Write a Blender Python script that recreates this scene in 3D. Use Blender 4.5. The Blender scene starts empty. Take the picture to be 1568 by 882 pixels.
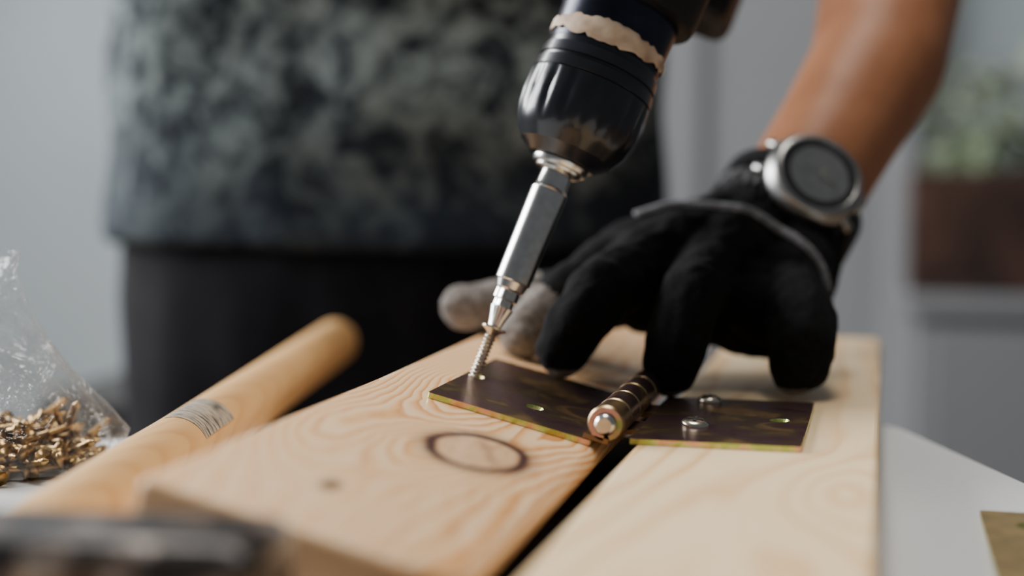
import bpy, bmesh, math, random
from mathutils import Vector, Matrix, noise
from mathutils.bvhtree import BVHTree
random.seed(4)
ZC = 0.88            # camera height; helper coords are given relative to it
def P(x, y, z): return Vector((x, y, z + ZC))
COL = bpy.context.scene.collection

# ------------------------------------------------------------------ helpers
def empty(name, loc=(0, 0, 0)):
    e = bpy.data.objects.new(name, None); e.location = loc; COL.objects.link(e)
    e.empty_display_size = 0.02
    return e
def adopt(o, par):
    if par is not None:
        o.parent = par
        o.matrix_parent_inverse = Matrix.Translation(par.location).inverted()
def mobj(name, verts, faces, mat=None, par=None, smooth=True, mats=None, midx=None):
    me = bpy.data.meshes.new(name)
    me.from_pydata([tuple(v) for v in verts], [], faces)
    o = bpy.data.objects.new(name, me); COL.objects.link(o)
    for m in (mats or ([mat] if mat else [])): me.materials.append(m)
    if midx:
        for p, i in zip(me.polygons, midx): p.material_index = i
    bm = bmesh.new(); bm.from_mesh(me); bmesh.ops.recalc_face_normals(bm, faces=bm.faces); bm.to_mesh(me); bm.free()
    for p in me.polygons: p.use_smooth = smooth
    adopt(o, par)
    return o
def bevel(o, w, seg=3, angle=35):
    m = o.modifiers.new('bev', 'BEVEL'); m.width = w; m.segments = seg
    m.limit_method = 'ANGLE'; m.angle_limit = math.radians(angle)
    m.harden_normals = False
    return o
def box(name, lo, hi, mat, par=None, bev=0.0, seg=3, rotz=0, rel=True):
    x0, y0, z0 = lo; x1, y1, z1 = hi
    if rel: z0 += ZC; z1 += ZC
    c = Vector(((x0+x1)/2, (y0+y1)/2, (z0+z1)/2)); h = Vector(((x1-x0)/2, (y1-y0)/2, (z1-z0)/2))
    vs = [Vector((sx*h.x, sy*h.y, sz*h.z)) for sz in (-1, 1) for sx, sy in ((-1, -1), (1, -1), (1, 1), (-1, 1))]
    fs = [(3, 2, 1, 0), (4, 5, 6, 7), (0, 1, 5, 4), (1, 2, 6, 5), (2, 3, 7, 6), (3, 0, 4, 7)]
    o = mobj(name, vs, fs, mat, None, False)
    o.location = c; o.rotation_euler[2] = rotz
    if bev: bevel(o, bev, seg); 
    adopt(o, par)
    return o
def frame(a):
    a = Vector(a).normalized()
    t = Vector((0, 0, 1)) if abs(a.z) < .9 else Vector((1, 0, 0))
    u = a.cross(t).normalized(); v = a.cross(u).normalized()
    return a, u, v
def lathe(name, org, axis, prof, mat, par=None, n=48, smooth=True, mod=None, ang=None):
    a, u, v = frame(axis); org = Vector(org); vs = []; fs = []
    for s, r in prof:
        for i in range(n):
            t = 2*math.pi*i/n
            rr = r*(mod(s, t) if mod else 1)
            vs.append(org + a*s + (u*math.cos(t)+v*math.sin(t))*rr)
    for k in range(len(prof)-1):
        for i in range(n):
            j = (i+1) % n
            fs.append((k*n+i, k*n+j, (k+1)*n+j, (k+1)*n+i))
    fs.append(tuple(range(n))[::-1]); fs.append(tuple((len(prof)-1)*n+i for i in range(n)))
    o = mobj(name, vs, fs, mat, par, smooth)
    if smooth:
        es = o.modifiers.new('es', 'EDGE_SPLIT'); es.split_angle = math.radians(ang or 32)
    return o
def tube(name, pts, rad, mat, par=None, n=10, closed=False):
    vs = []; fs = []; m = len(pts); pts = [Vector(p) for p in pts]
    pu = None
    for k, p in enumerate(pts):
        if closed: t = pts[(k+1) % m]-pts[k-1]
        else: t = pts[min(k+1, m-1)]-pts[max(k-1, 0)]
        t.normalize()
        if pu is None: _, u, v = frame(t)
        else:
            u = (pu - t*pu.dot(t)).normalized(); v = t.cross(u)
        pu = u
        r = rad(k/(m-1)) if callable(rad) else rad
        for i in range(n):
            a = 2*math.pi*i/n; vs.append(p+(u*math.cos(a)+v*math.sin(a))*r)
    for k in range(m if closed else m-1):
        for i in range(n):
            j = (i+1) % n; k2 = (k+1) % m
            fs.append((k*n+i, k*n+j, k2*n+j, k2*n+i))
    if not closed:
        fs.append(tuple(range(n))); fs.append(tuple((m-1)*n+i for i in range(n)))
    return mobj(name, vs, fs, mat, par)
def raw_capsule(bm, p0, r0, p1, r1, n=20):
    for p, r in ((p0, r0), (p1, r1)):
        bmesh.ops.create_icosphere(bm, subdivisions=3, radius=r, matrix=Matrix.Translation(p))
    d = (p1-p0)
    if d.length < 1e-5: return
    a, u, v = frame(d); L = d.length
    sn = max(-.95, min(.95, (r0-r1)/L)); cs = math.sqrt(1-sn*sn)
    rings = []
    for p, r in ((p0, r0), (p1, r1)):
        rings.append([bm.verts.new(p+a*(r*sn)+(u*math.cos(2*math.pi*i/n)+v*math.sin(2*math.pi*i/n))*r*cs) for i in range(n)])
    for i in range(n):
        j = (i+1) % n; bm.faces.new((rings[0][i], rings[0][j], rings[1][j], rings[1][i]))
    bm.faces.new(rings[0][::-1]); bm.faces.new(rings[1])
def loft_bm(bm, rings, n=48, power=2.4):
    R = []
    for c, rx, ry in rings:
        row = []
        for i in range(n):
            t = 2*math.pi*i/n; ct, st = math.cos(t), math.sin(t)
            row.append(bm.verts.new(Vector(c)+Vector((rx*math.copysign(abs(ct)**(2/power), ct), ry*math.copysign(abs(st)**(2/power), st), 0))))
        R.append(row)
    for k in range(len(R)-1):
        for i in range(n):
            j = (i+1) % n; bm.faces.new((R[k][i], R[k][j], R[k+1][j], R[k+1][i]))
    bm.faces.new(R[0][::-1]); bm.faces.new(R[-1])
def blob(name, build, voxel, smooth, mats, par=None, matfn=None, disp=None, factor=.5):
    bm = bmesh.new(); build(bm)
    bmesh.ops.recalc_face_normals(bm, faces=bm.faces)
    me = bpy.data.meshes.new(name+'_t'); bm.to_mesh(me); bm.free()
    t = bpy.data.objects.new(name+'_t', me); COL.objects.link(t)
    r = t.modifiers.new('r', 'REMESH'); r.mode = 'VOXEL'; r.voxel_size = voxel
    s = t.modifiers.new('s', 'SMOOTH'); s.factor = factor; s.iterations = smooth
    dg = bpy.context.evaluated_depsgraph_get(); dg.update()
    m2 = bpy.data.meshes.new_from_object(t.evaluated_get(dg))
    bpy.data.objects.remove(t); bpy.data.meshes.remove(me)
    m2.name = name; o = bpy.data.objects.new(name, m2); COL.objects.link(o)
    if disp:
        nrm = [v.normal.copy() for v in m2.vertices]
        for v, nn in zip(m2.vertices, nrm): v.co = v.co + nn*disp(v.co)
    m2.materials.clear()
    for m in mats: m2.materials.append(m)
    for p in m2.polygons:
        p.use_smooth = True
        p.material_index = matfn(p.center) if matfn else 0
    m2.update()
    adopt(o, par); return o

# ------------------------------------------------------------------ node helpers
class NT:
    def __init__(s, name):
        s.m = bpy.data.materials.new(name); s.m.use_nodes = True
        s.t = s.m.node_tree; s.b = s.t.nodes['Principled BSDF']; s.out = s.t.nodes['Material Output']
    def n(s, k): return s.t.nodes.new(k)
    def L(s, a, b): s.t.links.new(a, b)
    def inp(s, sock, v):
        if isinstance(v, (int, float)): sock.default_value = v
        elif isinstance(v, (tuple, list)): sock.default_value = v
        else: s.L(v, sock)
    def M(s, op, a, b=None, c=None):
        n = s.n('ShaderNodeMath'); n.operation = op
        s.inp(n.inputs[0], a)
        if b is not None: s.inp(n.inputs[1], b)
        if c is not None: s.inp(n.inputs[2], c)
        return n.outputs[0]
    def coords(s, kind='Object', scale=(1, 1, 1)):
        t = s.n('ShaderNodeTexCoord'); mp = s.n('ShaderNodeMapping'); mp.inputs['Scale'].default_value = scale
        s.L(t.outputs[kind], mp.inputs[0]); return mp.outputs[0]
    def noise(s, vec, scale=5, detail=3, rough=.5, dist=0):
        n = s.n('ShaderNodeTexNoise'); s.L(vec, n.inputs['Vector'])
        n.inputs['Scale'].default_value = scale; n.inputs['Detail'].default_value = detail
        n.inputs['Roughness'].default_value = rough; n.inputs['Distortion'].default_value = dist
        return n.outputs['Fac']
    def ramp(s, fac, stops, interp='LINEAR'):
        r = s.n('ShaderNodeValToRGB'); s.L(fac, r.inputs[0]); r.color_ramp.interpolation = interp
        e = r.color_ramp.elements
        while len(e) < len(stops): e.new(.5)
        for k, (p, c) in enumerate(stops):
            e[k].position = p; e[k].color = (c[0], c[1], c[2], 1) if not isinstance(c, (int, float)) else (c, c, c, 1)
        return r.outputs[0]
    def mix(s, f, a, b, mode='MIX'):
        n = s.n('ShaderNodeMix'); n.data_type = 'RGBA'; n.blend_type = mode
        s.inp(n.inputs[0], f)
        for k, v in ((6, a), (7, b)):
            if isinstance(v, (tuple, list)): n.inputs[k].default_value = (v[0], v[1], v[2], 1)
            else: s.L(v, n.inputs[k])
        return n.outputs[2]
    def bump(s, h, strength=.3, dist=.001):
        b = s.n('ShaderNodeBump'); b.inputs['Strength'].default_value = strength; b.inputs['Distance'].default_value = dist
        s.L(h, b.inputs['Height']); s.L(b.outputs[0], s.b.inputs['Normal'])
    def set(s, **k):
        for a, v in k.items():
            sock = s.b.inputs[a.replace('_', ' ')]
            if isinstance(v, (tuple, list)): sock.default_value = (v[0], v[1], v[2], 1)
            elif isinstance(v, (int, float)): sock.default_value = v
            else: s.L(v, sock)
        return s.m
def simple(name, c, rough=.5, metal=0, nscale=40, var=.15, bump=0, coat=0, detail=3, spec=.5):
    k = NT(name); v = k.coords(); f = k.noise(v, nscale, detail)
    c2 = tuple(x*(1-var) for x in c); c3 = tuple(min(1, x*(1+var)) for x in c)
    col = k.ramp(f, [(.3, c2), (.7, c3)])
    k.set(Base_Color=col, Roughness=rough, Metallic=metal, Coat_Weight=coat)
    k.b.inputs['Specular IOR Level'].default_value = spec
    if bump: k.bump(f, bump)
    return k.m

# ------------------------------------------------------------------ wood
def gauss(k, x, y, cx, cy, sx, sy):
    a = k.M('DIVIDE', k.M('SUBTRACT', x, cx), sx); b = k.M('DIVIDE', k.M('SUBTRACT', y, cy), sy)
    return k.M('EXPONENT', k.M('MULTIPLY', k.M('ADD', k.M('MULTIPLY', a, a), k.M('MULTIPLY', b, b)), -1.0))
def knot(k, x, y, cx, cy, sx, sy, wob):
    a = k.M('DIVIDE', k.M('SUBTRACT', x, cx), sx); b = k.M('DIVIDE', k.M('SUBTRACT', y, cy), sy)
    d = k.M('SQRT', k.M('ADD', k.M('MULTIPLY', a, a), k.M('MULTIPLY', b, b)))
    return k.M('ADD', d, wob)
def pine_left():
    k = NT('knotty_pine'); co = k.coords()
    sp = k.n('ShaderNodeSeparateXYZ'); k.L(co, sp.inputs[0]); x, y, z = sp.outputs
    nl = k.noise(k.coords(scale=(16, 7, 16)), 1.0, 2)
    nf = k.noise(k.coords(scale=(90, 50, 90)), 1.0, 2)
    g = k.M('MULTIPLY', x, 110.0)
    g = k.M('ADD', g, k.M('MULTIPLY', nl, 4.5)); g = k.M('ADD', g, k.M('MULTIPLY', nf, 1.1))
    g = k.M('ADD', g, k.M('MULTIPLY', z, -320.0))
    g = k.M('ADD', g, k.M('MULTIPLY', gauss(k, x, y, .034, .575, .028, .085), 11.0))
    g = k.M('ADD', g, k.M('MULTIPLY', gauss(k, x, y, .080, .52, .022, .040), -4.5))
    g = k.M('ADD', g, k.M('MULTIPLY', gauss(k, x, y, .052, .455, .024, .028), -4.5))
    g = k.M('ADD', g, k.M('MULTIPLY', gauss(k, x, y, .014, .45, .022, .050), 5.5))
    fr = k.M('FRACT', g)
    LT = (.95, .69, .43)
    band = k.ramp(fr, [(0, LT), (.35, (.93, .64, .37)), (.72, (.80, .39, .13)), (.88, (.64, .24, .055)), (.97, (.82, .49, .23)), (1, LT)])
    fine = k.noise(k.coords(scale=(900, 25, 900)), 1.0, 2)
    fig = k.noise(k.coords(scale=(14, 7, 14)), 1.0, 1)
    calm = k.M('ADD', k.M('MULTIPLY', gauss(k, x, y, .040, .370, .040, .050), .45), k.M('MULTIPLY', fig, .66))
    calm = k.M('SUBTRACT', calm, k.M('MULTIPLY', k.M('MAXIMUM', k.M('SUBTRACT', x, .066), 0.0), 30.0))
    calm = k.M('SUBTRACT', calm, k.M('MULTIPLY', gauss(k, x, y, .040, .56, .05, .09), .30))
    calm = k.M('MINIMUM', k.M('MAXIMUM', calm, 0.0), .80)
    col = k.mix(calm, band, (.94, .66, .40))
    col = k.mix(k.M('MULTIPLY', fine, .16), col, (.76, .44, .20))
    wob = k.M('MULTIPLY', k.M('SUBTRACT', k.noise(co, 60, 2), .5), .18)
    d = knot(k, x, y, .0620, .4665, .0180, .0240, wob)
    kf = k.noise(k.coords(scale=(160, 60, 100)), 1.0, 2)
    kin = k.ramp(kf, [(.3, (.62, .37, .18)), (.5, (.76, .49, .28)), (.7, (.66, .40, .20))])
    inside = k.ramp(d, [(.88, 1.0), (.93, 0.0)])
    ringm = k.ramp(d, [(.76, 0.0), (.86, 1.0)])
    ringm = k.M('MULTIPLY', ringm, k.ramp(k.M('SUBTRACT', d, .5), [(.46, 1.0), (.60, .35), (.85, 0.0)]))
    crack = k.M('MULTIPLY', k.ramp(k.M('ABSOLUTE', k.M('ADD', k.M('SUBTRACT', x, .066), k.M('MULTIPLY', k.M('SUBTRACT', y, .4675), .5))), [(0, 1.0), (.0009, 0.0)]), k.ramp(d, [(.6, 1), (.8, 0)]))
    col = k.mix(inside, col, kin)
    col = k.mix(k.M('MULTIPLY', crack, .45), col, (.25, .12, .06))
    col = k.mix(k.M('MULTIPLY', ringm, .97), col, (.045, .012, .016))
    d2 = knot(k, x, y, .040, .385, .0042, .008, k.M('MULTIPLY', wob, 4.0))
    col = k.mix(k.ramp(d2, [(.5, .9), (1.0, 0.0)]), col, (.09, .045, .02))
    k.set(Base_Color=col, Roughness=.36)
    k.bump(k.M('ADD', k.M('MULTIPLY', fr, .5), fine), .10, .0004)
    return k.m
def pine_plain(name, base=(.94, .74, .46), dk=(.76, .44, .18), fx=38, amt=.9, ny=2.2, zc=30, kn=None):
    k = NT(name); co = k.coords()
    sp = k.n('ShaderNodeSeparateXYZ'); k.L(co, sp.inputs[0]); x, y, z = sp.outputs
    nl = k.noise(k.coords(scale=(11, ny, 11)), 1.0, 3)
    g = k.M('ADD', k.M('MULTIPLY', x, fx), k.M('MULTIPLY', nl, 7.0))
    g = k.M('ADD', g, k.M('MULTIPLY', z, zc))
    if kn:
        for (kx, ky, sx, sy, am) in kn: g = k.M('ADD', g, k.M('MULTIPLY', gauss(k, x, y, kx, ky, sx, sy), am))
    fr = k.M('FRACT', g)
    band = k.ramp(fr, [(0, base), (.5, base), (.88, dk), (1, base)])
    fine = k.noise(k.coords(scale=(700, 18, 700)), 1.0, 3)
    blot = k.noise(k.coords(scale=(16, 5, 16)), 1.0, 2)
    col = k.mix(k.M('MULTIPLY', k.ramp(blot, [(.3, .35), (.65, 1.0)]), amt), base, band)
    col = k.mix(k.M('MULTIPLY', fine, .26), col, dk)
    k.set(Base_Color=col, Roughness=.45); k.bump(fine, .10, .0004)
    return k.m

def rounded_poly(x0, y0, x1, y1, rads, seg=8):
    out = []
    for (cx, cy, sx, sy, r, a0) in ((x0, y0, 1, 1, rads[0], 180), (x1, y0, -1, 1, rads[1], 270), (x1, y1, -1, -1, rads[2], 0), (x0, y1, 1, -1, rads[3], 90)):
        ox, oy = cx+sx*r, cy+sy*r
        for i in range(seg+1):
            a = math.radians(a0+90*i/seg); out.append((ox+r*math.cos(a), oy+r*math.sin(a)))
    return out
def plate(name, poly, z0, z1, mat, par=None, bev=0, seg=3):
    n = len(poly)
    vs = [Vector((x, y, z0)) for x, y in poly]+[Vector((x, y, z1)) for x, y in poly]
    fs = [tuple(range(n))[::-1], tuple(range(n, 2*n))]+[(i, (i+1) % n, n+(i+1) % n, n+i) for i in range(n)]
    o = mobj(name, vs, fs, mat, par, False)
    if bev: bevel(o, bev, seg, 50)
    return o

ROLL = math.radians(13.93)
m_knotty = pine_left()
def board_ring(xr, ins):
    """cross-section, x 0..xr, z 0..-.0205, moulded right arris, undercut (bullnose) right side"""
    zt = -ins; zb = -.0205+ins; xl = ins; xr = xr-ins; pts = []
    pts.append((xl, zb+.001)); 
    for i in range(5):
        a = math.radians(180-90*i/4); pts.append((xl+.003+.003*math.cos(a), zt-.003+.003*math.sin(a)))
    for i in range(11):
        a = math.radians(90-125*i/10); r = .0050; pts.append((xr-r+r*math.cos(a), zt-r+r*math.sin(a)))
    pts.append((xr-.006, zb+.006)); pts.append((xr-.009, zb+.001)); pts.append((xr-.011, zb))
    pts.append((xl+.001, zb))
    return pts
ys = []; R_ = .016; XR = .0958
for i in range(13):
    t = i/12; a = math.radians(90*t); yy = .342+R_*(1-math.cos(a)); xr = XR-R_*(1-math.sin(a))
    ins = .0028*(1-math.sqrt(max(0, 1-(1-min(1, (yy-.342)/.0028))**2))) if yy < .3448 else 0
    ys.append((yy, xr, ins))
ys += [(.342+R_+(.86-.342-R_)*i/10, XR, 0) for i in range(1, 11)]+[(.862, XR, .002)]
vs = []; fs = []; nr = None
for yy, xr, ins in ys:
    pr = board_ring(xr, ins); nr = len(pr)
    vs += [Vector((px, yy, pz)) for px, pz in pr]
for q in range(len(ys)-1):
    for i in range(nr):
        j = (i+1) % nr; fs.append((q*nr+i, q*nr+j, (q+1)*nr+j, (q+1)*nr+i))
fs.append(tuple(range(nr))[::-1]); fs.append(tuple((len(ys)-1)*nr+i for i in range(nr)))
lb = mobj('knotty_pine_board', vs, fs, m_knotty, None, True)
lb.modifiers.new('es', 'EDGE_SPLIT').split_angle = math.radians(38)
lb.location = P(-.1945, 0, -.0846); lb.rotation_euler = (0, ROLL, 0)
m_pine = pine_plain('pale_pine', kn=[(-.012, .46, .02, .05, 3.0), (-.055, .30, .03, .16, 2.5)])
rb = plate('pine_board', rounded_poly(-.0885, .10, .0, .88, (.002, .002, .008, .002)), -.025, 0, m_pine)
bevel(rb, .0022, 3, 50); rb.location = P(0, 0, -.105)
box('support_light_block', (-.190, .350, -.130), (-.165, .62, -.1120), pine_plain('light_block_pine'), bev=.001)  # hidden support, lengthened to block light and darken the gap between the boards
# black strip added on the table, painting shade into the gap between the boards
m_gap_shade = simple('gap_shade_black', (.006, .006, .007), .8, 0, 200, .3, .2, spec=.2)
rs = box('gap_shade_strip', (-.1300, .12, -.130), (-.0895, .66, -.1288), m_gap_shade, bev=.0004)

# dowel
m_dowel = pine_plain('dowel_pine', base=(.80, .50, .22), dk=(.60, .31, .11), fx=120, amt=.7, ny=3, zc=90)
A0 = P(-.2410, .35, -.1155); A1 = P(-.345, .868, -.1155); ad = (A1-A0); LD = ad.length
rD = .0145
dw = empty('wooden_dowel', A0)
lathe('rod', A0, ad, [(0, rD*.9), (.001, rD)]+[(LD*i/20, rD) for i in range(1, 20)]+[(LD-.010, rD), (LD-.006, rD*.95), (LD-.003, rD*.82), (LD-.001, rD*.6), (LD, rD*.3)], m_dowel, dw, ang=60)
k = NT('sticker_paper'); w = k.n('ShaderNodeTexNoise'); k.L(k.coords(scale=(160, 1300, 160)), w.inputs['Vector']); w.inputs['Scale'].default_value = 1
k.set(Base_Color=k.ramp(w.outputs['Fac'], [(.40, (.06, .06, .06)), (.52, (.55, .48, .38))]), Roughness=.4)
a, u, v = frame(ad); vs = []; fs = []
up = (Vector((0, 0, 1))-a*a.z).normalized(); sd = a.cross(up)
for i in range(9):
    for j in range(9):
        th = math.radians(-15+80*j/8); s = .162+.044*i/8
        vs.append(A0+a*s+(up*math.cos(th)+sd*math.sin(th))*(rD+.00025))
for i in range(8):
    for j in range(8): fs.append((i*9+j, i*9+j+1, (i+1)*9+j+1, (i+1)*9+j))
mobj('paper_label', vs, fs, k.m, dw)

# ------------------------------------------------------------------ hinge (zinc yellow)
def zinc(name, top=True):
    k = NT(name); co = k.coords('Object')
    f = k.noise(co, 45 if top else 130, 3, .6, .6)
    if top: col = k.ramp(f, [(.25, (.20, .13, .09)), (.42, (.27, .15, .17)), (.52, (.22, .16, .10)), (.66, (.44, .27, .13)), (.8, (.26, .28, .12))])
    else: col = k.ramp(f, [(.3, (.72, .56, .22)), (.45, (.42, .58, .15)), (.55, (.72, .66, .28)), (.66, (.82, .46, .36)), (.8, (.70, .56, .2))])
    k.set(Base_Color=col, Metallic=.95, Roughness=k.ramp(f, [(.2, .24), (.8, .40)])); k.bump(k.noise(co, 400, 2), .08)
    return k.m
m_zt = zinc('yellow_zinc_plate'); m_ze = zinc('yellow_zinc_edge', False)
m_copper = simple('zinc_brass_edge', (.34, .25, .13), .35, .95, 200, .45)
k = NT('zinc_iridescent_ring'); f = k.noise(k.coords(), 110, 2, .5)
k.set(Base_Color=k.ramp(f, [(.35, (.34, .48, .20)), (.48, (.60, .50, .30)), (.58, (.72, .42, .44)), (.72, (.50, .34, .34))]), Metallic=.9, Roughness=.32); m_ring = k.m
m_steel = simple('bright_steel', (.70, .69, .66), .22, 1.0, 300, .08)
m_nick = simple('nickel_screw', (.66, .60, .50), .25, 1.0, 300, .12)
def leaf(name, w, l, th, holes, par):
    n = 20
    outer = rounded_poly(0, 0, w, l, (.0012,)*4, 3)
    from mathutils.geometry import tessellate_polygon
    def layer(z, rs):
        polys = [[Vector((x, y, z)) for x, y in outer]]
        for hx, hy in holes:
            polys.append([Vector((hx+rs*math.cos(2*math.pi*i/n), hy+rs*math.sin(2*math.pi*i/n), z)) for i in range(n)][::-1])
        flat = [v for p in polys for v in p]
        tris = tessellate_polygon(polys)
        return flat, tris, [len(p) for p in polys]
    vt, tt, ls = layer(th, .0040); vb, tb, _ = layer(0, .0026)
    V = vt+vb; N = len(vt); Fc = []; mi = []
    for t in tt: Fc.append(tuple(t)); mi.append(0)
    for t in tb: Fc.append(tuple(N+i for i in t)[::-1]); mi.append(0)
    off = 0
    for q, L in enumerate(ls):
        for i in range(L):
            j = (i+1) % L; Fc.append((off+i, off+j, N+off+j, N+off+i)); mi.append(1)
        off += L
    return mobj(name, V, Fc, None, par, False, mats=[m_zt, m_ze], midx=mi)
hg = empty('butt_hinge', P(-.0997, .52, -.0978))
rl = leaf('leaf_right', .0635, .100, .0021, [(.0205, .033), (.0195, .090), (.052, .053)], None)
rl.location = P(-.0908, .520, -.1049); adopt(rl, hg)
ll = leaf('leaf_left', .0665, .100, .0021, [(.0043, .0518), (.037, .027)], None)
ll.location = P(-.1703, .520, -.0904); ll.rotation_euler = (0, ROLL, 0); adopt(ll, hg)
bc = P(-.0997, .52, -.0978)
ks = [(.000, .0165), (.0173, .0365), (.0373, .0565), (.0573, .0765), (.0773, .100)]
for i, (s0, s1) in enumerate(ks):
    a0 = math.radians(-90+14) if i % 2 == 0 else math.radians(-90)
    n = 40; vs = []; fs = []
    ro, ri = .0071, .0044
    sgn = -1 if i % 2 == 0 else 1
    for y, sh in ((s0, .0007), (s0+.0010, 0), (s1-.0010, 0), (s1, .0007)):
        for kk in range(n+1):
            th = a0+(-sgn)*math.radians(338)*kk/n
            for r in (ro-sh, ri):
                vs.append(bc+Vector((r*math.cos(th), y, r*math.sin(th))))
    W = 2*(n+1); mi = []
    for q in range(3):
        for kk in range(n):
            a_, b_ = q*W+2*kk, q*W+2*kk+2
            fs.append((a_, b_, W+b_, W+a_)); mi.append(0 if q == 1 else 1)
            fs.append((a_+1, W+a_+1, W+b_+1, b_+1)); mi.append(0)
        fs += [(q*W, (q+1)*W, (q+1)*W+1, q*W+1), (q*W+2*n, q*W+2*n+1, (q+1)*W+2*n+1, (q+1)*W+2*n)]; mi += [1, 1]
    for kk in range(n):
        a_, b_ = 2*kk, 2*kk+2
        fs += [(a_, a_+1, b_+1, b_), (3*W+a_, 3*W+b_, 3*W+b_+1, 3*W+a_+1)]; mi += [2, 2]
    o = mobj('knuckle_%d' % (i+1), vs, fs, None, hg, True, mats=[m_zt, m_copper, m_ze if i else m_ring], midx=mi)
    o.modifiers.new('es', 'EDGE_SPLIT').split_angle = math.radians(25)
    if i % 2:
        box('strap_%d' % (i+1), (-.0998, .52+s0, -.1047), (-.0900, .52+s1, -.1027), m_zt, hg)
    else:
        o = box('strap_%d' % (i+1), (-.005, s0+.52, -.001), (.005, s1+.52, .001), m_zt, None, rel=False)
        o.rotation_euler = (0, ROLL, 0); o.location = P(-.1035, .52+(s0+s1)/2, -.1034); adopt(o, hg)
lathe('pin', bc-Vector((0, .0030, 0)), (0, 1, 0), [(0, .0028), (.0008, .0038), (.0015, .0042), (.104, .0042), (.105, .0035)], m_steel, hg, 32)
m_sl = simple('slot_dark', (.03, .025, .02), .6)
def screw_head(name, c, nrm, r, par):
    lathe(name, c, nrm, [(0, r*.96), (.0008, r), (.0018, r*.93), (.0026, r*.72), (.0030, r*.45), (.0031, r*.05)], m_nick, par, 32, ang=50)
    a, u, v = frame(nrm)
    for d1, d2 in ((u, v), (v, u)):
        p = Vector(c)+a*.00285
        vs = [p+d1*(sx*r*.55)+d2*(sy*r*.11)+a*sz*.0004 for sz in (-1, 1) for sx, sy in ((-1, -1), (1, -1), (1, 1), (-1, 1))]
        mobj('slot', vs, [(3, 2, 1, 0), (4, 5, 6, 7), (0, 1, 5, 4), (1, 2, 6, 5), (2, 3, 7, 6), (3, 0, 4, 7)], m_sl, par, False)
s1e = empty('hinge_screw', P(-.0703, .553, -.1028)); screw_head('head', P(-.0703, .553, -.1030), (.1, -.1, 1), .0056, s1e)
s2e = empty('hinge_screw.001', P(-.0713, .610, -.1028)); screw_head('head', P(-.0713, .610, -.1030), (0, 0, 1), .0052, s2e)

# ------------------------------------------------------------------ drill + driven screw
T = P(-.1659, .5718, -.0893)
AX = Vector((.314, .279, .907)).normalized()
def A(s): return T+AX*s
ds = empty('wood_screw', T)
lathe('shank', A(-.004), AX, [(0, .0012), (.004, .0017), (.012, .0019), (.0225, .0021), (.0240, .0032), (.0252, .0054), (.0258, .0055), (.0262, .0050), (.0263, .001)], m_nick, ds, 24, ang=40)
a_, u_, v_ = frame(AX)
tube('thread', [A(-.003+.021*i/220)+(u_*math.cos(i*.36)+v_*math.sin(i*.36))*.0021 for i in range(221)], .00050, m_nick, ds, 6)

m_dblk = simple('drill_black_plastic', (.008, .010, .015), .27, 0, 90, .3, .04, coat=.25)
m_dblue = simple('drill_navy_metal', (.012, .014, .028), .27, .5, 60, .35)
m_body = simple('drill_body_rubber', (.008, .008, .009), .5, 0, 90, .3, .05, spec=.3)
dr = empty('cordless_drill', A(.12))
def hexm(s, t): return .93+.07*math.cos(6*t)
lathe('driver_bit', A(.0215), AX, [(0, .0016), (.001, .0030), (.004, .0036), (.0095, .0052), (.0100, .0044), (.0125, .0044), (.0132, .0054), (.022, .0054)], m_steel, dr, 36, mod=lambda s, t: (.86+.14*math.cos(4*t)) if s < .0096 else hexm(s, t), ang=25)
lathe('bit_holder', A(.0385), AX, [(0, .0052), (.0008, .0062), (.004, .0070), (.0045, .0077), (.0465, .0081), (.0475, .0074), (.049, .0069), (.0565, .0066), (.060, .0066)], m_steel, dr, 48)
lathe('chuck_nose', A(.0935), AX, [(0, .0085), (.0008, .0100), (.002, .0104), (.0022, .0118), (.0035, .0124), (.0045, .0126), (.0052, .0120), (.007, .012)], m_steel, dr, 48)
def ribs(s, t): return 1-.035*(.5+.5*math.cos(18*t))**3 if .012 < s < .034 else 1
pr = [(0, .0128), (.0005, .0150), (.003, .0178), (.0032, .0185), (.0045, .0200), (.0047, .0206), (.009, .0234), (.012, .0252), (.018, .0270), (.024, .0276), (.030, .0275), (.0340, .0272), (.0345, .0266), (.0350, .0272), (.0395, .0268), (.0400, .0258), (.0410, .0258), (.0415, .0266), (.0460, .0262), (.0465, .0250), (.050, .0250)]
lathe('chuck_sleeve', A(.0985), AX, pr, m_dblk, dr, 144, mod=ribs)
lathe('chuck_collar', A(.1470), AX, [(0, .0240), (.0005, .0252), (.006, .0254), (.012, .0256), (.018, .0258), (.024, .0262), (.026, .026)], m_dblue, dr, 72)
k = NT('masking_tape'); f = k.noise(k.coords(), 90, 3, .6); f2 = k.noise(k.coords(), 60, 2, .6)
k.set(Base_Color=k.mix(k.ramp(f2, [(.42, 0.0), (.60, .75)]), k.ramp(f, [(.35, (.60, .43, .29)), (.65, (.76, .62, .47))]), (.26, .15, .09)), Roughness=.65); k.bump(f, .3)
n = 90; a_, u_, v_ = frame(AX); vs = []; fs = []
rows = 9
for j in range(rows):
    for i in range(n):
        t = 2*math.pi*i/n; e = 1 if j in (0, rows-1) else 0
        w = .0036+.0016*math.sin(t*2+1.)+.0014*noise.noise(Vector((math.cos(t)*4, math.sin(t)*4, 3)))
        s = .1530+.0010*math.sin(t+.5)+w*(2*j/(rows-1)-1)+(.0018*noise.noise(Vector((math.cos(t)*9, math.sin(t)*9, j))) if e else 0)
        r = .0261+.0003*noise.noise(Vector((math.cos(t)*6, math.sin(t)*6, j*.7)))+(0 if e else .0003)
        vs.append(A(s)+(u_*math.cos(t)+v_*math.sin(t))*r)
for j in range(rows-1):
    for i in range(n): fs.append((j*n+i, j*n+(i+1) % n, (j+1)*n+(i+1) % n, (j+1)*n+i))
mobj('tape_band', vs, fs, k.m, dr)
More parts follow.
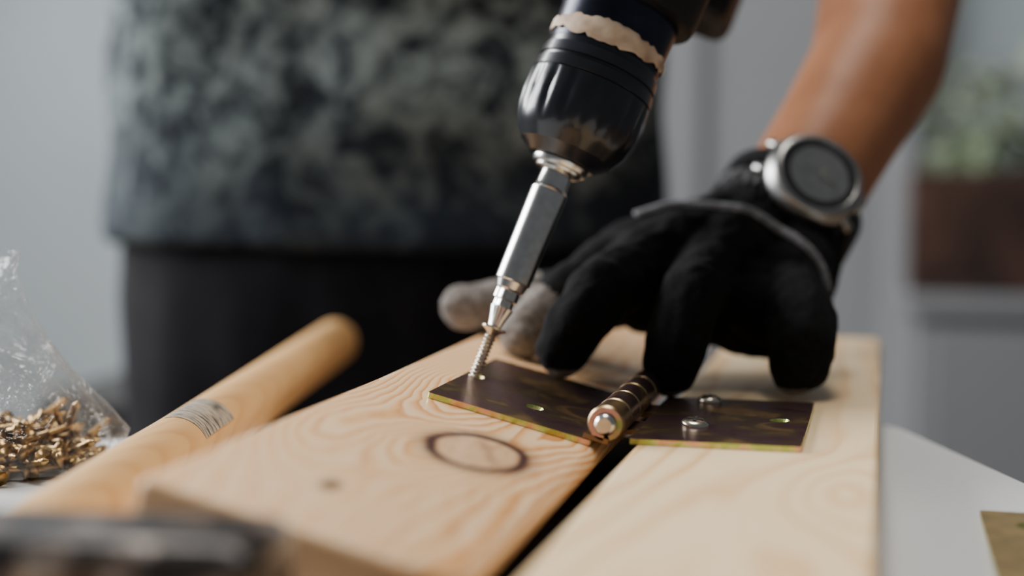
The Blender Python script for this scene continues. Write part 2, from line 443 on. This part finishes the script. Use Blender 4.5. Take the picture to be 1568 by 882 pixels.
lathe('gear_housing', A(.1700), AX, [(0, .0290), (.001, .0315), (.004, .0325), (.030, .0335), (.032, .0345), (.036, .036), (.100, .037), (.120, .035), (.128, .027)], m_body, dr, 72)
HD = Vector((-.10, .93, -.25)); HD = (HD-AX*HD.dot(AX)).normalized()
def build_handle(bm):
    raw_capsule(bm, A(.255)+HD*.02, .022, A(.262)+HD*.105, .020)
    raw_capsule(bm, A(.248)+HD*.02, .019, A(.250)+HD*.105, .019)
blob('pistol_grip', build_handle, .002, 6, [m_body], dr)
bb = box('battery_pack', (-.030, -.045, -.022), (.030, .045, .022), m_body, None, bev=.008, rel=False)
zq = HD; xq = AX.cross(HD).normalized(); yq = zq.cross(xq)
bb.matrix_world = Matrix.Translation(A(.262)+HD*.122) @ Matrix((xq, yq, zq)).transposed().to_4x4(); adopt(bb, dr)

# ------------------------------------------------------------------ man
man = empty('man', (-.37, 1.07, 0))
k = NT('skin'); co = k.coords(); f = k.noise(co, 25, 4, .6); f2 = k.noise(co, 420, 2)
k.set(Base_Color=k.ramp(f, [(.3, (.31, .125, .058)), (.7, (.40, .175, .086))]), Roughness=.52, Subsurface_Weight=.08, Subsurface_Scale=.01); k.bump(f2, .18, .0006)
k.b.inputs['Specular IOR Level'].default_value = .3; m_skin = k.m
k = NT('printed_tshirt'); co = k.coords(); f = k.noise(co, 24, 3, .6, 1.6); f3 = k.noise(co, 80, 3, .6, .5)
big = k.noise(co, 8, 1)
sp = k.n('ShaderNodeSeparateXYZ'); k.L(co, sp.inputs[0])
mm = k.M('ADD', k.M('MULTIPLY', f, .66), k.M('MULTIPLY', f3, .34)); mm = k.M('ADD', mm, k.M('MULTIPLY', k.M('SUBTRACT', big, .5), .35))
c = k.ramp(mm, [(.44, (.014, .018, .024)), (.50, (.060, .075, .082)), (.56, (.16, .20, .20)), (.65, (.25, .295, .29))])
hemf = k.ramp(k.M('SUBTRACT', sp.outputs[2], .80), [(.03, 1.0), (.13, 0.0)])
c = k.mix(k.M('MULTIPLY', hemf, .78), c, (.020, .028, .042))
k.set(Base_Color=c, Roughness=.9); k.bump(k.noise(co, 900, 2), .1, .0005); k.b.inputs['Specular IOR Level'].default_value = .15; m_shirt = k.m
m_trous = simple('black_trousers', (.007, .007, .010), .85, 0, 60, .3, .1, spec=.15)
m_shoe = simple('shoe_leather', (.02, .018, .016), .5)
m_hair = simple('dark_hair', (.03, .02, .014), .6, 0, 200, .4, .4)
kk_ = NT('black_knit_glove'); f = kk_.noise(kk_.coords(), 700, 2, .6)
kk_.set(Base_Color=kk_.ramp(f, [(.3, (.003, .003, .0035)), (.7, (.010, .010, .011))]), Roughness=.95); kk_.bump(f, .5, .001); kk_.b.inputs['Specular IOR Level'].default_value = .18; m_glove = kk_.m
m_gray = simple('gray_glove_knit', (.19, .17, .155), .9, 0, 350, .4, .5, spec=.2)
m_mel = simple('melange_cuff_knit', (.06, .06, .062), .9, 0, 260, .9, .6, spec=.2)

def fold(co):
    return .006*noise.noise(Vector((co.x*7+3, co.y*7, co.z*14)))+.003*noise.noise(Vector((co.x*22, co.y*20, co.z*9+5)))
CX = -.386
def b_shirt(bm):
    loft_bm(bm, [(P(CX, 1.07, -.062), .228, .132), (P(CX, 1.07, .0), .226, .130), (P(CX, 1.07, .10), .222, .128), (P(CX, 1.065, .22), .222, .128), (P(CX, 1.055, .34), .222, .125), (P(CX, 1.05, .42), .190, .105), (P(CX, 1.045, .46), .105, .075), (P(CX, 1.04, .48), .065, .06)])
    raw_capsule(bm, P(-.20, 1.05, .39), .070, P(-.10, 1.00, .29), .062)
    raw_capsule(bm, P(-.56, 1.05, .39), .070, P(-.62, .99, .30), .062)
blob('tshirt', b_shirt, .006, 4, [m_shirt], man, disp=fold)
def b_tr(bm):
    loft_bm(bm, [(P(CX, 1.07, -.34), .21, .115), (P(CX, 1.07, -.22), .220, .122), (P(CX, 1.07, -.10), .218, .122), (P(CX, 1.07, -.02), .210, .118)])
    for sx in (CX-.112, CX+.112):
        raw_capsule(bm, P(sx, 1.07, -.24), .098, P(sx, 1.06, -.52), .072); raw_capsule(bm, P(sx, 1.06, -.52), .072, P(sx, 1.08, -.81), .060)
blob('trousers', b_tr, .008, 4, [m_trous], man, disp=fold)
def b_sh(bm):
    for sx in (CX-.112, CX+.112):
        raw_capsule(bm, P(sx, 1.09, -.84), .038, P(sx, .93, -.853), .026); raw_capsule(bm, P(sx, 1.09, -.83), .040, P(sx, 1.09, -.78), .042)
blob('shoes', b_sh, .005, 3, [m_shoe], man)
WR = P(-.0460, .757, -.021); MD = P(-.0055, .834, .056); M2 = P(.002, .884, .110); EL = P(.012, .935, .205)
def b_arm(bm):
    raw_capsule(bm, P(-.061, .735, -.036), .026, WR, .0315); raw_capsule(bm, WR, .0315, P(-.024, .797, .020), .0335); raw_capsule(bm, P(-.024, .797, .020), .0335, MD, .0375); raw_capsule(bm, MD, .0375, M2, .0420)
    raw_capsule(bm, M2, .0420, EL, .042); raw_capsule(bm, EL, .042, P(-.10, 1.00, .30), .048); raw_capsule(bm, P(-.10, 1.0, .30), .048, P(-.19, 1.05, .38), .055)
blob('left_arm', b_arm, .003, 10, [m_skin], man)
GR = A(.256)+HD*.062
def b_arm2(bm):
    raw_capsule(bm, P(-.56, 1.05, .37), .055, P(-.62, .98, .27), .046); raw_capsule(bm, P(-.62, .98, .27), .046, P(-.40, .90, .255), .040)
    raw_capsule(bm, P(-.40, .90, .255), .040, GR+Vector((-.09, .04, .01)), .028)
blob('right_arm', b_arm2, .004, 8, [m_skin], man)
def b_glove2(bm):
    w = GR+Vector((-.09, .04, .01)); raw_capsule(bm, w, .031, GR+Vector((-.032, .005, .0)), .027)
    for i in range(4):
        c = GR+HD*(-.036+.022*i); L = 1-.1*abs(i-1)
        p = [Vector((-.034, .004, .0)), Vector((-.022, -.030, .008)), Vector((.010, -.036*L, .010)), Vector((.030, -.014, .012)), Vector((.026, .004, .01))]
        for q in range(4): raw_capsule(bm, c+p[q], .011, c+p[q+1], .0105)
    raw_capsule(bm, GR+Vector((-.045, .02, .0)), .014, GR+Vector((-.015, .035, .012)), .012); raw_capsule(bm, GR+Vector((-.015, .035, .012)), .012, GR+Vector((.02, .03, .02)), .011)
blob('right_glove', b_glove2, .0025, 4, [m_glove], man)
def b_head(bm):
    H = P(-.375, 1.0, .64)
    raw_capsule(bm, P(-.38, 1.045, .44), .058, P(-.377, 1.02, .56), .055)
    loft_bm(bm, [(H+Vector((0, .02, -.115)), .03, .03), (H+Vector((0, 0, -.10)), .05, .062), (H+Vector((0, .005, -.05)), .066, .085), (H+Vector((0, .01, 0)), .074, .094), (H+Vector((0, .012, .05)), .074, .096), (H+Vector((0, .012, .09)), .058, .078), (H+Vector((0, .012, .115)), .03, .04)], power=2.1)
    raw_capsule(bm, H+Vector((0, -.088, .005)), .010, H+Vector((0, -.108, -.032)), .014)
    raw_capsule(bm, H+Vector((-.018, -.082, -.066)), .008, H+Vector((.018, -.082, -.066)), .008)
    for s in (-1, 1):
        raw_capsule(bm, H+Vector((s*.077, .015, .012)), .012, H+Vector((s*.075, .012, -.028)), .009)
        raw_capsule(bm, H+Vector((s*.016, -.086, .028)), .008, H+Vector((s*.046, -.076, .028)), .008)
blob('head', b_head, .004, 5, [m_skin], man)
def b_hair(bm):
    H = P(-.375, 1.012, .66)
    bmesh.ops.create_uvsphere(bm, u_segments=32, v_segments=20, radius=1, matrix=Matrix.Translation(H+Vector((0, .018, .045))) @ Matrix.Diagonal((.082, .098, .075, 1)))
    bmesh.ops.create_uvsphere(bm, u_segments=32, v_segments=20, radius=1, matrix=Matrix.Translation(H+Vector((0, .055, -.01))) @ Matrix.Diagonal((.074, .062, .075, 1)))
blob('hair', b_hair, .005, 3, [m_hair], man, disp=lambda c: .004*noise.noise(c*60))
m_eye = simple('eye_white', (.7, .7, .68), .2)
for s in (-1, 1):
    lathe('eye', P(-.375+s*.030, .9225, .653), (0, -1, 0), [(-.01, .010), (-.004, .010), (0, .008), (.002, .004), (.0025, .0005)], m_eye, man, 20)

# left gloved hand --------------------------------------------------
chains = {
 'index': [(P(-.106, .715, -.043), .0155), (P(-.130, .690, -.050), .0155), (P(-.149, .664, -.064), .0138), (P(-.158, .655, -.0725), .0130), (P(-.1635, .650, -.0805), .0122)],
 'middle': [(P(-.096, .708, -.043), .0160), (P(-.112, .684, -.0480), .0165), (P(-.124, .636, -.058), .0150), (P(-.133, .620, -.072), .0142), (P(-.1375, .619, -.0820), .0132)],
 'ring': [(P(-.077, .712, -.045), .0160), (P(-.082, .688, -.0500), .0165), (P(-.083, .640, -.060), .0150), (P(-.0880, .626, -.078), .0142), (P(-.0905, .625, -.0905), .0130)],
 'pinky': [(P(-.052, .722, -.052), .0165), (P(-.045, .698, -.062), .0175), (P(-.0365, .662, -.070), .0165), (P(-.0345, .648, -.080), .0155), (P(-.0355, .645, -.0900), .0140)],
 'thumb': [(P(-.085, .735, -.045), .0170), (P(-.120, .722, -.060), .0165), (P(-.160, .704, -.068), .0142), (P(-.185, .692, -.071), .0132), (P(-.204, .684, -.0725), .0120)],
}
def b_glove(bm):
    for c in chains.values():
        for (p0, r0), (p1, r1) in zip(c, c[1:]): raw_capsule(bm, p0, r0, p1, r1)
    W1 = P(-.056, .746, -.030); W2 = P(-.066, .740, -.034); W3 = P(-.044, .748, -.036)
    for nme, w, rw in (('index', W2, .025), ('middle', W2, .027), ('ring', W1, .028), ('pinky', W3, .027)):
        p, r = chains[nme][1]; raw_capsule(bm, w, rw, p, r+.001)
        raw_capsule(bm, w, rw, p+Vector((0, .006, -.018)), r)
    raw_capsule(bm, W2, .024, chains['thumb'][1][0], .0175)
    raw_capsule(bm, P(-.118, .690, -.053), .015, P(-.048, .696, -.064), .016)
    raw_capsule(bm, P(-.115, .690, -.068), .015, P(-.046, .694, -.080), .016)
    raw_capsule(bm, P(-.058, .672, -.066), .015, P(-.060, .690, -.078), .015)
    raw_capsule(bm, P(-.100, .705, -.034), .014, P(-.128, .700, -.044), .014)
    raw_capsule(bm, W1, .0315, P(-.050, .752, -.028), .0325)
def seg_d(p, a, b):
    ab = b-a; t = max(0, min(1, (p-a).dot(ab)/ab.length_squared)); return (p-(a+ab*t)).length
def glmat(c):
    best = None; bd = 9
    for nm, ch in chains.items():
        for q in range(0, 4):
            d = seg_d(c, ch[q][0], ch[q+1][0])-ch[q][1]
            if d < bd: bd = d; best = (nm, q)
    if best[0] == 'thumb' and best[1] >= 2: return 1
    if best[0] == 'index' and best[1] >= 2: return 1
    if c.z < ZC-.1000 or (best[0] == 'middle' and c.z < ZC-.0915): return 1
    return 0
def gdisp(c):
    w = .0016*noise.noise(c*60)+.0009*noise.noise(c*150)
    w += .0009*math.sin(c.y*420+6*noise.noise(c*35))*max(0, noise.noise(c*28+Vector((3, 1, 7))))*1.8
    return w
glove = blob('left_glove', b_glove, .0014, 7, [m_glove, m_gray], man, matfn=glmat, disp=gdisp)
bv = BVHTree.FromPolygons([v.co.copy() for v in glove.data.vertices], [tuple(p.vertices) for p in glove.data.polygons])
m_pipe = simple('gray_piping', (.22, .22, .23), .8, 0, 300, .4, .3, spec=.2)
way = [P(-.120, .700, -.026), P(-.100, .702, -.018), P(-.080, .702, -.018), P(-.062, .704, -.024), P(-.046, .704, -.034), P(-.034, .702, -.048), P(-.024, .698, -.064)]
pp = []
for i in range(len(way)-1):
    for q in range(8):
        p = way[i].lerp(way[i+1], q/8); loc, nn, _, _ = bv.find_nearest(p); pp.append(loc+nn*.0003)
for _ in range(4): pp = [pp[0]]+[(pp[i-1]+pp[i]*2+pp[i+1])/4 for i in range(1, len(pp)-1)]+[pp[-1]]
tube('glove_piping', pp, .0023, m_pipe, man, 8)
AW = (MD-WR).normalized()
cb = P(-.0540, .747, -.032)
aw, uw, vw = frame(AW)
def cuffmod(s, t): return 1+.02*math.cos(40*t)
lathe('glove_cuff', cb, AW, [(-.016, .0320), (-.008, .0345), (.0, .0355), (.006, .0355), (.0065, .0370), (.011, .0372), (.0115, .0350), (.013, .031)], m_glove, man, 160, mod=cuffmod)
lathe('cuff_band', cb, AW, [(-.0065, .0335), (-.006, .0358), (-.003, .0364), (.001, .0364), (.0030, .0362), (.0035, .034)], m_mel, man, 160, mod=cuffmod)

# wristwatch
Nw = Vector((.44, -.74, .51)).normalized()
Nw = (Nw-AW*Nw.dot(AW)*.6).normalized()
wc = P(-.0510, .757, -.0275); Cw = wc+Nw*.0335
wt = empty('wristwatch', Cw)
axw = (AW-Nw*AW.dot(Nw)).normalized(); sw = axw.cross(Nw).normalized()
m_wst = simple('brushed_watch_steel', (.38, .38, .37), .34, 1.0, 200, .1)
m_wbk = simple('watch_black', (.008, .010, .010), .25, 0, 200, .2)
m_strap = simple('black_watch_strap', (.006, .006, .007), .6, 0, 150, .3, .2, spec=.3)
vs = []; fs = []; n = 72
for i in range(n):
    t = 2*math.pi*i/n; d = Nw*math.cos(t)+sw*math.sin(t); r = .0360
    for da, dr_ in ((-.011, 0), (-.010, .0028), (.010, .0028), (.011, 0)): vs.append(wc+d*(r+dr_)+axw*da)
for i in range(n):
    j = (i+1) % n
    for q in range(4): fs.append((i*4+q, j*4+q, j*4+(q+1) % 4, i*4+(q+1) % 4))
mobj('strap', vs, fs, m_strap, wt)
K = 1.10
lathe('case', Cw-Nw*.002, Nw, [(s*1.0, r*K) for s, r in [(0, .0185), (.001, .0210), (.003, .0228), (.008, .0230), (.0095, .0220), (.0120, .0212), (.0130, .0200), (.0133, .0186), (.0127, .0180)]], m_wst, wt, 64, ang=40)
lathe('dial', Cw+Nw*.0098, Nw, [(0, .0177*K), (.0004, .0177*K)], m_wbk, wt, 48)
k = NT('watch_bezel'); k.set(Base_Color=k.ramp(k.noise(k.coords(), 400, 1), [(.3, (.012, .012, .014)), (.7, (.03, .03, .035))]), Roughness=.3)
lathe('bezel', Cw+Nw*.0102, Nw, [(0, .0184*K), (.0006, .0182*K), (.0008, .0145*K), (.0003, .0140*K)], k.m, wt, 48)
m_idx = simple('watch_index', (.22, .24, .2), .5)
for i in range(12):
    t = i*math.pi/6; dd = (axw*math.cos(t)+sw*math.sin(t)); c0 = Cw+Nw*.0104+dd*.0125
    tube('index', [c0-dd*.0010, c0+dd*.0010], .0003, m_idx, wt, 6)
tube('hour_hand', [Cw+Nw*.0107, Cw+Nw*.0107+axw*.006+sw*.003], .0004, m_idx, wt, 6)
tube('minute_hand', [Cw+Nw*.0110, Cw+Nw*.0110+axw*-.002+sw*.010], .00035, m_idx, wt, 6)
tube('crown', [Cw+sw*.024+Nw*.004, Cw+sw*.0275+Nw*.004], .0026, m_wst, wt, 16)
for q in (-1, 1):
    for h in (-1, 1):
        p = Cw+Nw*.003+sw*(q*.020)+axw*(h*.009); tube('lug', [p, p+sw*(q*.008)-Nw*.005], .0026, m_wst, wt, 8)

# ------------------------------------------------------------------ table
m_table = simple('white_tabletop', (.74, .76, .78), .30, 0, 400, .03)
ca = Vector((-.92, -.39)).normalized(); cbv = Vector((.39, -.92)).normalized()
tab = empty('white_table', (-.3, .3, 0))
poly = rounded_poly(0, 0, 1.25, .85, (.035, .035, .035, .035), 8)
poly = [tuple(Vector((.0, .745))+ca*x+cbv*y) for x, y in poly]
plate('tabletop', poly, .728, .750, m_table, tab, bev=.002)
m_leg = simple('table_leg_metal', (.45, .46, .48), .4, .3)
for x, y in ((.07, .07), (1.18, .07), (.07, .78), (1.18, .78)):
    q = Vector((.0, .745))+ca*x+cbv*y
    lathe('leg', (q.x, q.y, 0), (0, 0, 1), [(0, .020), (.01, .018), (.728, .022)], m_leg, tab, 24)

# spare hinge at the right
sh = empty('hinge_plate', P(.06, .50, -.13))
m_brass = simple('yellow_zinc_bright', (.62, .42, .16), .32, .9, 80, .3)
o = leaf('leaf', .064, .100, .002, [(.015, .02), (.045, .05), (.015, .08)], None); o.location = P(.0365, .444, -.1298); o.data.materials[0] = m_brass; adopt(o, sh)
lathe('barrel', P(.104, .444, -.1235), (0, 1, 0), [(0, .0062), (.019, .0062), (.0195, .0052), (.0205, .0062), (.04, .0062), (.0405, .0052), (.0415, .0062), (.06, .0062), (.0605, .0052), (.0615, .0062), (.1, .0062)], m_brass, sh, 24)

# club hammer in the foreground
hm = empty('club_hammer', P(-.19, .29, -.11))
k = NT('worn_black_steel'); co = k.coords(); f = k.noise(co, 60, 5, .7)
k.set(Base_Color=k.ramp(f, [(.38, (.010, .010, .013)), (.49, (.04, .034, .032)), (.56, (.20, .15, .12)), (.66, (.50, .50, .50))]), Roughness=.28, Metallic=.35); k.bump(f, .4, .001)
hd = box('head', (-.252, .279, -.130), (-.137, .318, -.0868), k.m, hm, bev=.0065, seg=4, rotz=math.radians(8))
lathe('handle', P(-.192, .310, -.110), (-.04, -1, 0), [(0, .009), (.03, .010), (.08, .0115), (.16, .0135), (.24, .0155), (.28, .015), (.285, .011)], m_dowel, hm, 32)

# ------------------------------------------------------------------ bag of screws
BX = -.379
bag = empty('plastic_bag_of_screws', P(BX, .53, -.13))
m_bsc = simple('brass_screws', (.40, .25, .10), .30, 1.0, 60, .55)
V = []; Fs = []
def add_screw(p, d, L=.022):
    a, u, v = frame(d); n = 8; prof = [(0, .0038), (.0012, .0036), (.003, .0017), (L*.5, .0016)]
    q = 6
    for i in range(q): prof += [(L*.5+L*.45*i/q, .0018), (L*.5+L*.45*(i+.5)/q, .0012)]
    prof += [(L, .0003)]
    b = len(V)
    for s, r in prof:
        for i in range(n):
            t = 2*math.pi*i/n; V.append(p+a*s+(u*math.cos(t)+v*math.sin(t))*r)
    for kx in range(len(prof)-1):
        for i in range(n):
            j = (i+1) % n; Fs.append((b+kx*n+i, b+kx*n+j, b+(kx+1)*n+j, b+(kx+1)*n+i))
    Fs.append(tuple(b+i for i in range(n))[::-1])
for i in range(230):
    th = random.uniform(0, 2*math.pi); rr = math.sqrt(random.random())
    x = BX+rr*.056*math.cos(th); y = .528+rr*.034*math.sin(th)
    z = -.127+random.random()*.019*(1-rr**2.6)
    d = Vector((random.uniform(-1, 1), random.uniform(-1, 1), random.uniform(-.25, .25)))
    d.normalize()
    p = P(x, y, z)-d*.011
    if p.z < ZC-.126: p.z = ZC-.126
    if (p+d*.026).z < ZC-.128: d.z = abs(d.z)
    add_screw(p, d, .026)
mobj('screws', V, Fs, m_bsc, bag)
k = NT('clear_polythene')
tr = k.n('ShaderNodeBsdfTransparent'); gl = k.n('ShaderNodeBsdfGlossy'); df = k.n('ShaderNodeBsdfDiffuse')
tr.inputs[0].default_value = (.97, .98, .98, 1); gl.inputs['Roughness'].default_value = .14; df.inputs[0].default_value = (.75, .78, .8, 1)
lw = k.n('ShaderNodeLayerWeight'); lw.inputs['Blend'].default_value = .35
m1 = k.n('ShaderNodeMixShader'); m2 = k.n('ShaderNodeMixShader')
f = k.noise(k.coords(), 45, 4, .6, 1.5); bp = k.n('ShaderNodeBump'); bp.inputs['Distance'].default_value = .006; bp.inputs['Strength'].default_value = 1.0; k.L(f, bp.inputs['Height']); k.L(bp.outputs[0], gl.inputs['Normal']); k.L(bp.outputs[0], lw.inputs['Normal'])
k.L(gl.outputs[0], m1.inputs[1]); k.L(df.outputs[0], m1.inputs[2]); m1.inputs[0].default_value = .45
k.L(k.M('ADD', k.M('MULTIPLY', lw.outputs['Facing'], .36), .04), m2.inputs[0]); k.L(tr.outputs[0], m2.inputs[1]); k.L(m1.outputs[0], m2.inputs[2]); k.L(m2.outputs[0], k.out.inputs[0])
k.t.nodes.remove(k.b); m_bag = k.m
vs = []; fs = []; n = 72
prof = [(-.1295, .04, .028), (-.128, .062, .041), (-.122, .067, .044), (-.112, .066, .041), (-.102, .060, .034), (-.092, .053, .026), (-.08, .047, .019), (-.068, .042, .014), (-.056, .038, .011), (-.046, .036, .013), (-.038, .040, .014)]
for kx, (z, rx, ry) in enumerate(prof):
    for i in range(n):
        t = 2*math.pi*i/n; q = Vector((math.cos(t)*3, math.sin(t)*3, z*40)); m = 1+.13*noise.noise(q)+.06*noise.noise(q*3)
        vs.append(P(BX-.002+rx*m*math.cos(t)-.014*max(0, z+.1)/.06, .528+ry*m*math.sin(t), z+(.004*noise.noise(q*2) if kx > 3 else 0)))
for kx in range(len(prof)-1):
    for i in range(n): fs.append((kx*n+i, kx*n+(i+1) % n, (kx+1)*n+(i+1) % n, (kx+1)*n+i))
fs.append(tuple(range(n)))
mobj('bag_film', vs, fs, m_bag, bag)

# ------------------------------------------------------------------ stool behind
st = empty('black_stool', (-.66, 1.42, 0))
m_st = simple('stool_black', (.008, .008, .009), .6, spec=.3)
box('seat', (-.835, 1.26, -.285), (-.46, 1.58, -.232), m_st, st, bev=.015)
for x in (-.80, -.49):
    for y in (1.29, 1.55): box('leg', (x-.014, y-.014, -.88), (x+.014, y+.014, -.28), m_st, st, bev=.003)
box('rail', (-.79, 1.28, -.62), (-.49, 1.30, -.60), m_st, st); box('rail_back', (-.79, 1.54, -.62), (-.49, 1.56, -.60), m_st, st)

# ------------------------------------------------------------------ room
m_wall = simple('painted_wall', (.28, .325, .345), .8, 0, 3, .05)
m_wall2 = simple('painted_door', (.19, .202, .213), .5, 0, 3, .03)
m_trim = simple('trim_paint', (.25, .265, .28), .5, 0, 3, .03)
m_floor = pine_plain('floor_boards', (.30, .22, .16), (.2, .14, .09))
box('floor', (-2.6, -2.2, -.93), (2.4, 2.7, -.88), m_floor)
box('wall_back', (-2.6, 2.6, -.88), (2.4, 2.7, 1.72), m_wall)
box('wall_left', (-2.7, -2.2, -.88), (-2.6, 2.7, 1.72), m_wall)
box('baseboard_back', (-2.6, 2.58, -.88), (-.50, 2.6, -.80), m_trim)
dor = empty('door_1', (-.13, 2.57, 0))
box('slab', (-.40, 2.56, -.88), (.0, 2.595, 1.15), m_wall2, dor, bev=.003)
box('stile_left', (-.40, 2.545, -.88), (-.32, 2.56, 1.15), m_wall2, dor, bev=.002)
box('stile_right', (-.08, 2.545, -.88), (.0, 2.56, 1.15), m_wall2, dor, bev=.002)
box('rail_mid', (-.32, 2.545, -.55), (-.08, 2.56, -.45), m_wall2, dor, bev=.002)
box('trim_1', (-.47, 2.54, -.88), (-.40, 2.60, 1.22), m_trim, None, bev=.004)
box('trim_2', (.0, 2.54, -.88), (.05, 2.60, 1.22), m_trim, None, bev=.004)
cab = empty('sideboard', (.5, 2.35, 0))
m_cab = simple('cabinet_gray', (.17, .182, .196), .5, 0, 3, .03)
box('carcass', (.045, 2.12, -.80), (1.25, 2.53, -.215), m_cab, cab, bev=.004)
box('top', (.03, 2.10, -.215), (1.265, 2.535, -.19), m_cab, cab, bev=.004)
for i in range(3):
    box('door_panel', (.07+.39*i, 2.108, -.77), (.44+.39*i, 2.12, -.235), m_cab, cab, bev=.003)
    lathe('knob', (.405+.39*i, 2.108, .57), (0, -1, 0), [(0, .006), (.012, .006), (.014, .012), (.022, .012), (.024, .008)], m_wst, cab, 20)
for x in (.075, 1.22):
    for y in (2.15, 2.50): box('foot', (x-.02, y-.02, -.88), (x+.02, y+.02, -.80), m_trim, cab)
pl = empty('potted_plant', (.28, 2.28, 0))
m_pl = simple('dark_wood_planter', (.034, .015, .010), .5, 0, 12, .9)
box('planter_front', (.035, 2.16, -.19), (.50, 2.175, -.012), m_pl, pl, bev=.003); box('planter_back', (.035, 2.375, -.19), (.50, 2.39, -.012), m_pl, pl, bev=.003)
box('planter_left', (.035, 2.175, -.19), (.05, 2.375, -.012), m_pl, pl); box('planter_right', (.485, 2.175, -.19), (.50, 2.375, -.012), m_pl, pl)
box('soil', (.05, 2.175, -.17), (.485, 2.375, -.03), simple('soil', (.03, .02, .015), .9), pl)
m_leaf = simple('pale_leaf', (.26, .31, .22), .6, 0, 7, .75)
V2 = []; F2 = []
for i in range(300):
    bx = random.uniform(.07, .47); by = random.uniform(2.2, 2.35); h = random.uniform(.0, .24)
    az = random.uniform(0, 6.28); el = random.uniform(-.2, 1.0); L = random.uniform(.04, .085); w = L*.28
    d = Vector((math.cos(az)*math.cos(el), math.sin(az)*math.cos(el), math.sin(el))); sd_ = d.cross(Vector((0, 0, 1))).normalized(); o0 = P(bx, by, -.02+h*h*3.2)
    b = len(V2); V2 += [o0, o0+d*L*.35+sd_*w, o0+d*L*.7+sd_*w*.7, o0+d*L+Vector((0, 0, -L*.25)), o0+d*L*.7-sd_*w*.7, o0+d*L*.35-sd_*w, o0+d*L*.5+Vector((0, 0, -.004))]
    for q in range(6): F2.append((b+q, b+(q+1) % 6, b+6))
mobj('foliage', V2, F2, m_leaf, pl)
for i in range(14):
    bx = random.uniform(.1, .46); tube('stem', [P(bx, 2.28, -.05), P(bx+random.uniform(-.02, .02), 2.27, .04), P(bx+random.uniform(-.04, .04), 2.27, .14)], .002, m_leaf, pl, 6)

wi = empty('window_1', (-2.59, 1.0, 1.4))
for nm, lo, hi in (('frame_top', (-2.6, .1, 1.22), (-2.56, 1.9, 1.3)), ('frame_bottom', (-2.6, .1, -.0), (-2.54, 1.9, .06)), ('frame_l', (-2.6, .1, .06), (-2.56, .17, 1.22)), ('frame_r', (-2.6, 1.83, .06), (-2.56, 1.9, 1.22)), ('mullion', (-2.6, .97, .06), (-2.57, 1.03, 1.22))):
    box(nm, lo, hi, m_trim, wi)

# ------------------------------------------------------------------ lights / world
def area(name, loc, target, sx, sy, power, col):
    l = bpy.data.lights.new(name, 'AREA'); l.shape = 'RECTANGLE'; l.size = sx; l.size_y = sy; l.energy = power; l.color = col
    o = bpy.data.objects.new(name, l); COL.objects.link(o); o.location = loc
    o.rotation_euler = (Vector(target)-Vector(loc)).to_track_quat('-Z', 'Y').to_euler(); return o
area('window_light', (-2.3, 1.0, 1.75), (-.1, .6, .8), 1.5, 1.1, 128, (.98, .98, 1.0))
area('added_back_light', (-1.1, 2.35, 2.2), (-.12, .55, .8), .9, .6, 24, (1.0, .96, .90))  # lamp added for sheen on the wood, no source modelled behind it
area('overhead_light', (-.2, .75, 2.5), (-.08, .55, .8), .7, .7, 27, (1.0, .94, .86))  # area lamp overhead
w = bpy.data.worlds.new('world'); bpy.context.scene.world = w; w.use_nodes = True
bg = w.node_tree.nodes['Background']; bg.inputs[0].default_value = (.66, .70, .76, 1); bg.inputs[1].default_value = .16

# ------------------------------------------------------------------ camera
cd = bpy.data.cameras.new('camera'); cam = bpy.data.objects.new('camera', cd); COL.objects.link(cam)
cam.location = (0, 0, ZC); cam.rotation_euler = (math.radians(90-5.01), 0, math.radians(14.66))
cd.lens = 50; cd.sensor_width = 36; cd.clip_start = .02
cd.dof.use_dof = True; cd.dof.focus_distance = .565; cd.dof.aperture_fstop = 2.8
bpy.context.scene.camera = cam
